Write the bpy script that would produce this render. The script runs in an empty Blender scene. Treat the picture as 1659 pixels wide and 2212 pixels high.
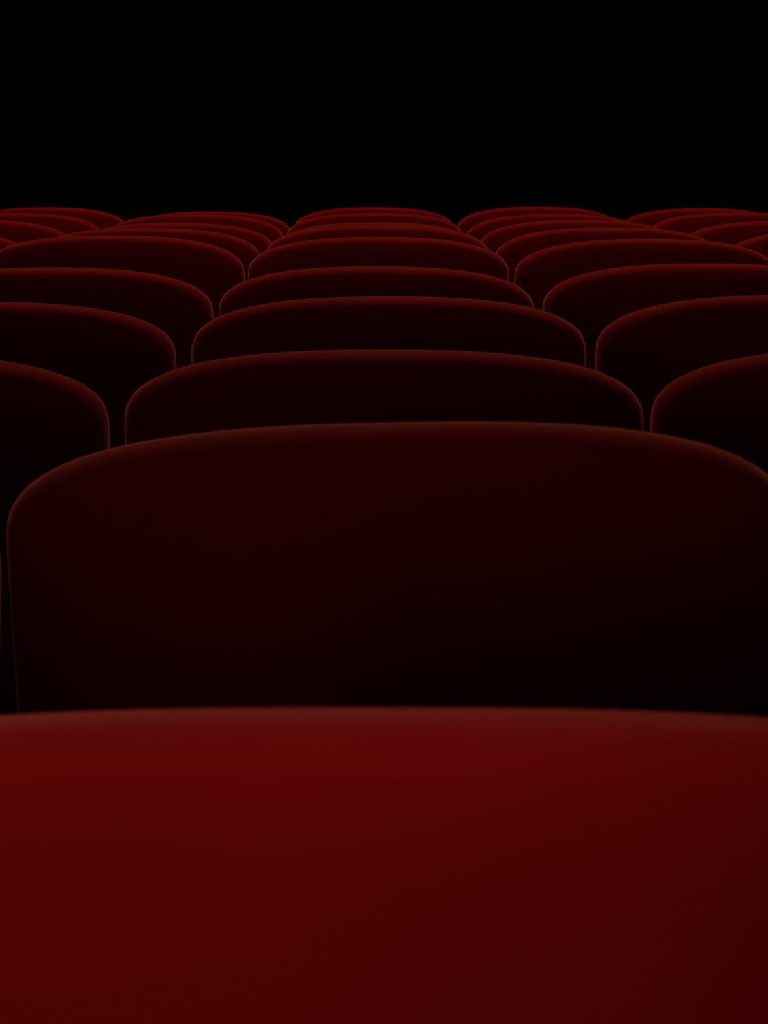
import bpy, bmesh, math, random
from mathutils import Vector, Matrix

random.seed(4)
S = bpy.context.scene
COL = S.collection

# ------------------------------------------------------------------ camera
F_PX, EYE = 5200.0, 1.16                     # focal length in pixels of the 1659 x 2212 frame
PITCH = math.atan(776 / F_PX)                # looking slightly down over the seat backs
cd = bpy.data.cameras.new('camera')
cam = bpy.data.objects.new('camera', cd)
COL.objects.link(cam)
cd.sensor_fit = 'HORIZONTAL'
cd.sensor_width = 36.0
cd.lens = 36.0 * F_PX / 1659.0
cd.clip_start, cd.clip_end = 0.02, 60
cam.location = (0, 0, EYE)
cam.rotation_euler = (math.pi / 2 - PITCH, 0, 0)
cd.dof.use_dof = True
cd.dof.focus_distance = 3.6
cd.dof.aperture_fstop = 36
S.camera = cam

# ------------------------------------------------------------------ light and exposure
w = bpy.data.worlds.new('world')
w.use_nodes = True
w.node_tree.nodes['Background'].inputs[0].default_value = (0, 0, 0, 1)
w.node_tree.nodes['Background'].inputs[1].default_value = 0
S.world = w
S.view_settings.view_transform = 'Standard'
S.view_settings.look = 'None'
S.view_settings.gamma = 1
S.view_settings.exposure = 0.0
S.view_settings.use_curve_mapping = False


def area(name, loc, target, sx, sy, power, color):
    l = bpy.data.lights.new(name, 'AREA')
    l.shape, l.size, l.size_y, l.energy, l.color = 'RECTANGLE', sx, sy, power, color
    o = bpy.data.objects.new(name, l)
    COL.objects.link(o)
    o.location = loc
    o.rotation_euler = (Vector(target) - Vector(loc)).to_track_quat('-Z', 'Y').to_euler()
    return o


# dimmed house lights along the ceiling, and a low fill light added behind the nearest row
area('house_light', (0, 7.8, 4.6), (0, 7.8, 0), 5.0, 9.0, 122, (1.0, 0.72, 0.55))
rear_fill = area('rear_fill_light', (-0.55, -0.50, 1.10), (-0.10, 0.80, 1.08), 0.32, 0.36, 0.40, (1.0, 0.74, 0.62))  # added fill standing in for unseen light from the rear left
rear_fill.data.spread = math.radians(60)
sl = bpy.data.lights.new('row_fill_spot', 'SPOT')     # narrow spot added to brighten the nearest seat's top, no real fitting
sl.energy, sl.color, sl.shadow_soft_size = 17.0, (1.0, 0.74, 0.62), 0.05
sl.spot_size, sl.spot_blend = math.radians(32), 1.0
so = bpy.data.objects.new('row_fill_spot', sl)
COL.objects.link(so)
so.location = (-0.20, 0.10, 1.90)
so.rotation_euler = (Vector((-0.06, 0.80, 0.98)) - so.location).to_track_quat('-Z', 'Y').to_euler()


# ------------------------------------------------------------------ materials
def mat(name):
    m = bpy.data.materials.new(name)
    m.use_nodes = True
    nt = m.node_tree
    return m, nt, nt.nodes['Principled BSDF']


def noise_mix(nt, b, c0, c1, scale, detail=3):
    tc = nt.nodes.new('ShaderNodeTexCoord')
    n = nt.nodes.new('ShaderNodeTexNoise')
    n.inputs['Scale'].default_value = scale
    n.inputs['Detail'].default_value = detail
    r = nt.nodes.new('ShaderNodeValToRGB')
    r.color_ramp.elements[0].position, r.color_ramp.elements[1].position = 0.3, 0.7
    r.color_ramp.elements[0].color, r.color_ramp.elements[1].color = (*c0, 1), (*c1, 1)
    nt.links.new(tc.outputs['Object'], n.inputs['Vector'])
    nt.links.new(n.outputs['Fac'], r.inputs['Fac'])
    nt.links.new(r.outputs['Color'], b.inputs['Base Color'])
    return tc


VELVET, nt, b = mat('red_velvet')
tc = noise_mix(nt, b, (0.215, 0.0030, 0.0030), (0.245, 0.0036, 0.0042), 9.0)
b.inputs['Roughness'].default_value = 0.95
b.inputs['Specular IOR Level'].default_value = 0.05
b.inputs['Sheen Weight'].default_value = 0.95
b.inputs['Sheen Roughness'].default_value = 0.27
b.inputs['Sheen Tint'].default_value = (1.0, 0.25, 0.18, 1)
n2 = nt.nodes.new('ShaderNodeTexNoise')
n2.inputs['Scale'].default_value = 420
n2.inputs['Detail'].default_value = 2
bp = nt.nodes.new('ShaderNodeBump')
bp.inputs['Strength'].default_value = 0.12
bp.inputs['Distance'].default_value = 0.001
nt.links.new(tc.outputs['Object'], n2.inputs['Vector'])
nt.links.new(n2.outputs['Fac'], bp.inputs['Height'])
nt.links.new(bp.outputs['Normal'], b.inputs['Normal'])

METAL, nt, b = mat('black_powder_coated_metal')
noise_mix(nt, b, (0.006, 0.006, 0.006), (0.009, 0.008, 0.008), 60)
b.inputs['Roughness'].default_value = 0.55
b.inputs['Metallic'].default_value = 0.2

ARM, nt, b = mat('black_armrest_plastic')
noise_mix(nt, b, (0.005, 0.004, 0.004), (0.008, 0.007, 0.007), 40)
b.inputs['Roughness'].default_value = 0.7

CARPET, nt, b = mat('dark_carpet')
noise_mix(nt, b, (0.004, 0.002, 0.002), (0.010, 0.004, 0.004), 120, 5)
b.inputs['Roughness'].default_value = 1.0
b.inputs['Specular IOR Level'].default_value = 0.0

BLACKWALL, nt, b = mat('black_wall_cloth')
noise_mix(nt, b, (0.0006, 0.0006, 0.0006), (0.0009, 0.0009, 0.0009), 30)
b.inputs['Roughness'].default_value = 1.0
b.inputs['Specular IOR Level'].default_value = 0.0


# ------------------------------------------------------------------ helpers
def obj(name, bm, m, parent=None, smooth=False):
    bmesh.ops.recalc_face_normals(bm, faces=bm.faces[:])
    me = bpy.data.meshes.new(name)
    bm.to_mesh(me)
    bm.free()
    me.materials.append(m)
    if smooth:
        for p in me.polygons:
            p.use_smooth = True
    o = bpy.data.objects.new(name, me)
    COL.objects.link(o)
    if parent:
        o.parent = parent
    return o


def add_box(bm, x0, x1, y0, y1, z0, z1, bevel=0.0, seg=3):
    r = bmesh.ops.create_cube(bm, size=1)
    vs = r['verts']
    bmesh.ops.scale(bm, vec=(x1 - x0, y1 - y0, z1 - z0), verts=vs)
    bmesh.ops.translate(bm, vec=((x0 + x1) / 2, (y0 + y1) / 2, (z0 + z1) / 2), verts=vs)
    if bevel:
        es = {e for v in vs for e in v.link_edges}
        bmesh.ops.bevel(bm, geom=list(es), offset=bevel, segments=seg, affect='EDGES', profile=0.5)


def struct(name, x0, x1, y0, y1, z0, z1, m):
    bm = bmesh.new()
    add_box(bm, x0, x1, y0, y1, z0, z1)
    o = obj(name, bm, m)
    o['kind'] = 'structure'
    return o


# ------------------------------------------------------------------ the hall
XW, Y0, Y1, ZC = 4.2, -0.9, 13.0, 4.8
struct('floor', -XW - .2, XW + .2, Y0 - .2, Y1 + .2, -0.2, 0.0, CARPET)
struct('ceiling', -XW - .2, XW + .2, Y0 - .2, Y1 + .2, ZC, ZC + .2, BLACKWALL)
struct('wall_left', -XW - .2, -XW, Y0, Y1, 0, ZC, BLACKWALL)
struct('wall_right', XW, XW + .2, Y0, Y1, 0, ZC, BLACKWALL)
struct('wall_front', -XW - .2, XW + .2, Y1, Y1 + .2, 0, ZC, BLACKWALL)
struct('wall_back', -XW - .2, XW + .2, Y0 - .2, Y0, 0, ZC, BLACKWALL)

# ------------------------------------------------------------------ one theatre seat
HALF_W, TOP, BOT = 0.286, 0.955, 0.40        # upholstered back: half width, top and bottom heights
SHOULDER, P_EXP, Q_EXP = 0.090, 2.45, 2.77    # the long rounded shoulders of the back
THICK, ROUND = 0.056, 0.012                  # thickness at the rim and its rounding
PUFF, BULGE, ZC = 0.015, 0.014, 0.70         # how far the padding swells from rim to middle
RECLINE = math.radians(9)
BEND_R = 1.1                                 # the back is gently curved in plan


def outline(i, n=28):
    """closed loop (x, z) of the back's outline, inset by i"""
    a, zt, zb = HALF_W - i, TOP - i, BOT + i
    bsh = SHOULDER - 0.45 * i
    pts = []
    for k in range(2 * n + 1):               # right shoulder, over the top, left shoulder
        t = math.pi * k / (2 * n)
        c, s = math.cos(t), math.sin(t)
        x = a * math.copysign(abs(c) ** (2 / P_EXP), c)
        z = zt - bsh + bsh * max(s, 0) ** (2 / Q_EXP)
        pts.append((x, z))
    zs, cr = zt - bsh, 0.06 - 0.5 * i
    m = 14
    for k in range(1, m + 1):                # down the left side
        pts.append((-a, zs + (zb + cr - zs) * k / m))
    for k in range(1, 9):                    # bottom left corner
        t = math.pi / 2 * k / 8
        pts.append((-a + cr - cr * math.cos(t), zb + cr - cr * math.sin(t)))
    for k in range(1, 16):
        pts.append((-a + cr + (2 * a - 2 * cr) * k / 16, zb))
    for k in range(0, 8):
        t = math.pi / 2 * k / 8
        pts.append((a - cr + cr * math.sin(t), zb + cr - cr * math.cos(t)))
    for k in range(0, m):
        pts.append((a, zb + cr + (zs - zb - cr) * k / m))
    return pts


def back_point(x, d, z):
    """bend in plan and recline; d is the depth from the pad's mid plane, + towards the stage"""
    y = d + x * x / (2 * BEND_R) + 0.041
    y -= (z - 0.45) * math.tan(RECLINE)
    return (x, y + (TOP - 0.45) * math.tan(RECLINE), z)


def make_back():
    bm = bmesh.new()
    rings = []
    nr, nf = 9, 18

    def roll_off(i):                          # the padding thins gently towards the edge
        return PUFF * (1 - math.exp(-i / 0.016))

    def ring(i, d, s=1.0):
        rings.append([bm.verts.new(back_point(x * s, d, ZC + (z - ZC) * s)) for (x, z) in outline(i)])

    def face_depth(s):
        return THICK / 2 + roll_off(ROUND + (1 - s) * 0.25) + BULGE * (1 - s * s) ** 1.3

    face = [1 - (k / nf) ** 1.8 for k in range(1, nf)]
    for s in reversed(face):                  # stage side, from the middle out
        ring(ROUND, face_depth(s), s)
    for k in range(nr, -nr - 1, -1):          # round the edge
        ph = math.pi / 2 * k / nr
        i = ROUND * (1 - math.cos(ph))
        ring(i, THICK / 2 * math.sin(ph) + math.copysign(roll_off(i), k))
    for s in face:                            # rear side
        ring(ROUND, -face_depth(s), s)
    n = len(rings[0])
    for a, b2 in zip(rings, rings[1:]):
        for k in range(n):
            bm.faces.new((a[k], a[(k + 1) % n], b2[(k + 1) % n], b2[k]))
    for r, dd in ((rings[0], face_depth(0)), (rings[-1], -face_depth(0))):
        c = bm.verts.new(back_point(0, dd, ZC))
        for k in range(n):
            bm.faces.new((r[k], r[(k + 1) % n], c))
    return bm


def make_seat():
    t = bpy.data.objects.new('theatre_seat', None)
    COL.objects.link(t)
    obj('backrest', make_back(), VELVET, t, True)
    bm = bmesh.new()                          # cushion, folded down
    add_box(bm, -0.235, 0.235, 0.19, 0.64, 0.36, 0.47, 0.045, 5)
    obj('seat_cushion', bm, VELVET, t, True)
    for s in (-1, 1):
        bm = bmesh.new()                      # side frame with a foot
        xa, xb = sorted((s * 0.245, s * 0.275))
        add_box(bm, xa, xb, 0.16, 0.44, 0.012, 0.58, 0.006, 2)
        add_box(bm, xa - .008, xb + .008, 0.08, 0.54, 0.0, 0.014, 0.004, 2)
        obj('side_frame', bm, METAL, t)
        bm = bmesh.new()
        xa, xb = sorted((s * 0.238, s * 0.284))
        add_box(bm, xa, xb, 0.16, 0.52, 0.58, 0.615, 0.014, 4)
        obj('armrest', bm, ARM, t, True)
    return t


def copy_seat(root):
    r = root.copy()
    COL.objects.link(r)
    for ch in root.children:
        c = ch.copy()
        COL.objects.link(c)
        c.parent = r
    return r


# ------------------------------------------------------------------ ten rows of seats
PITCH_X = 0.5825
# distance of each row, side shift of its middle seat, then (column: height of the top) per seat
ROWS = [
    (0.837, -0.004, {-1: .9650, 0: .9742, 1: .9650}),
    (1.743,  0.011, {-1: .9600, 0: .9710, 1: .9640}),
    (2.640,  0.000, {-2: .9440, -1: .9474, 0: .9500, 1: .9536, 2: .9500}),
    (3.483,  0.007, {-2: .9500, -1: .9504, 0: .9576, 1: .9600, 2: .9580}),
    (4.374, -0.014, {-2: .9560, -1: .9570, 0: .9587, 1: .9640, 2: .9620}),
    (5.279, -0.012, {-2: .9780, -1: .9834, 0: .9803, 1: .9763, 2: .9760}),
    (6.138, -0.016, {-2: .9686, -1: .9733, 0: .9802, 1: .9744, 2: .9686}),
    (7.002, -0.022, {-2: .9709, -1: .9616, 0: .9629, 1: .9696, 2: .9669}),
    (7.848, -0.030, {-2: .9689, -1: .9644, 0: .9689, 1: .9659, 2: .9703}),
    (8.658, -0.036, {-2: .9688, -1: .9541, 0: .9688, 1: .9705, 2: .9655}),
]
ROLL = {(1, 0): -1.1, (1, -1): 4.0}
NUDGE = {(1, -1): -0.001, (2, -1): -0.007, (2, -2): -0.007, (2, 1): -0.002, (3, -1): -0.012, (3, -2): -0.012,
         (3, 1): 0.003, (3, 2): 0.003, (4, 1): 0.005, (4, 2): 0.005, (5, -1): 0.004}
ROW_WORDS = ['nearest row', 'second nearest row', 'third nearest row', 'fourth nearest row', 'fifth nearest row',
             'fifth row from the black end wall', 'fourth row from the black end wall', 'third row from the black end wall',
             'second farthest row', 'farthest row']
COL_WORDS = {-2: 'far left column', -1: 'column left of centre', 0: 'centre column',
             1: 'column right of centre', 2: 'far right column'}
SPECIAL = {
    (0, 0): 'brightly lit red velvet seat back filling the bottom of the photo, nearest of all',
    (1, 0): 'large dark red seat back directly behind the brightly lit nearest one',
}

proto = make_seat()
first = True
for r, (dist, shift, tops) in enumerate(ROWS):
    for c, top in tops.items():
        o = proto if first else copy_seat(proto)
        first = False
        o.location = (shift + c * PITCH_X + NUDGE.get((r, c), 0), dist - 0.09, 0)
        o.scale = (1, 1, top / TOP)
        if (r, c) in ROLL:                    # a loose back that leans to one side
            a, pivot = math.radians(ROLL[(r, c)]), Vector((0, 0, 0.80))
            b = [ch for ch in o.children if ch.name.startswith('backrest')][0]
            b.matrix_local = Matrix.Translation(pivot) @ Matrix.Rotation(a, 4, 'Y') @ Matrix.Translation(-pivot)
        o['label'] = SPECIAL.get((r, c), 'red velvet seat in the %s, %s' % (COL_WORDS[c], ROW_WORDS[r]))
        o['category'] = 'theatre seat'
        o['group'] = 'rows of red theatre seats'
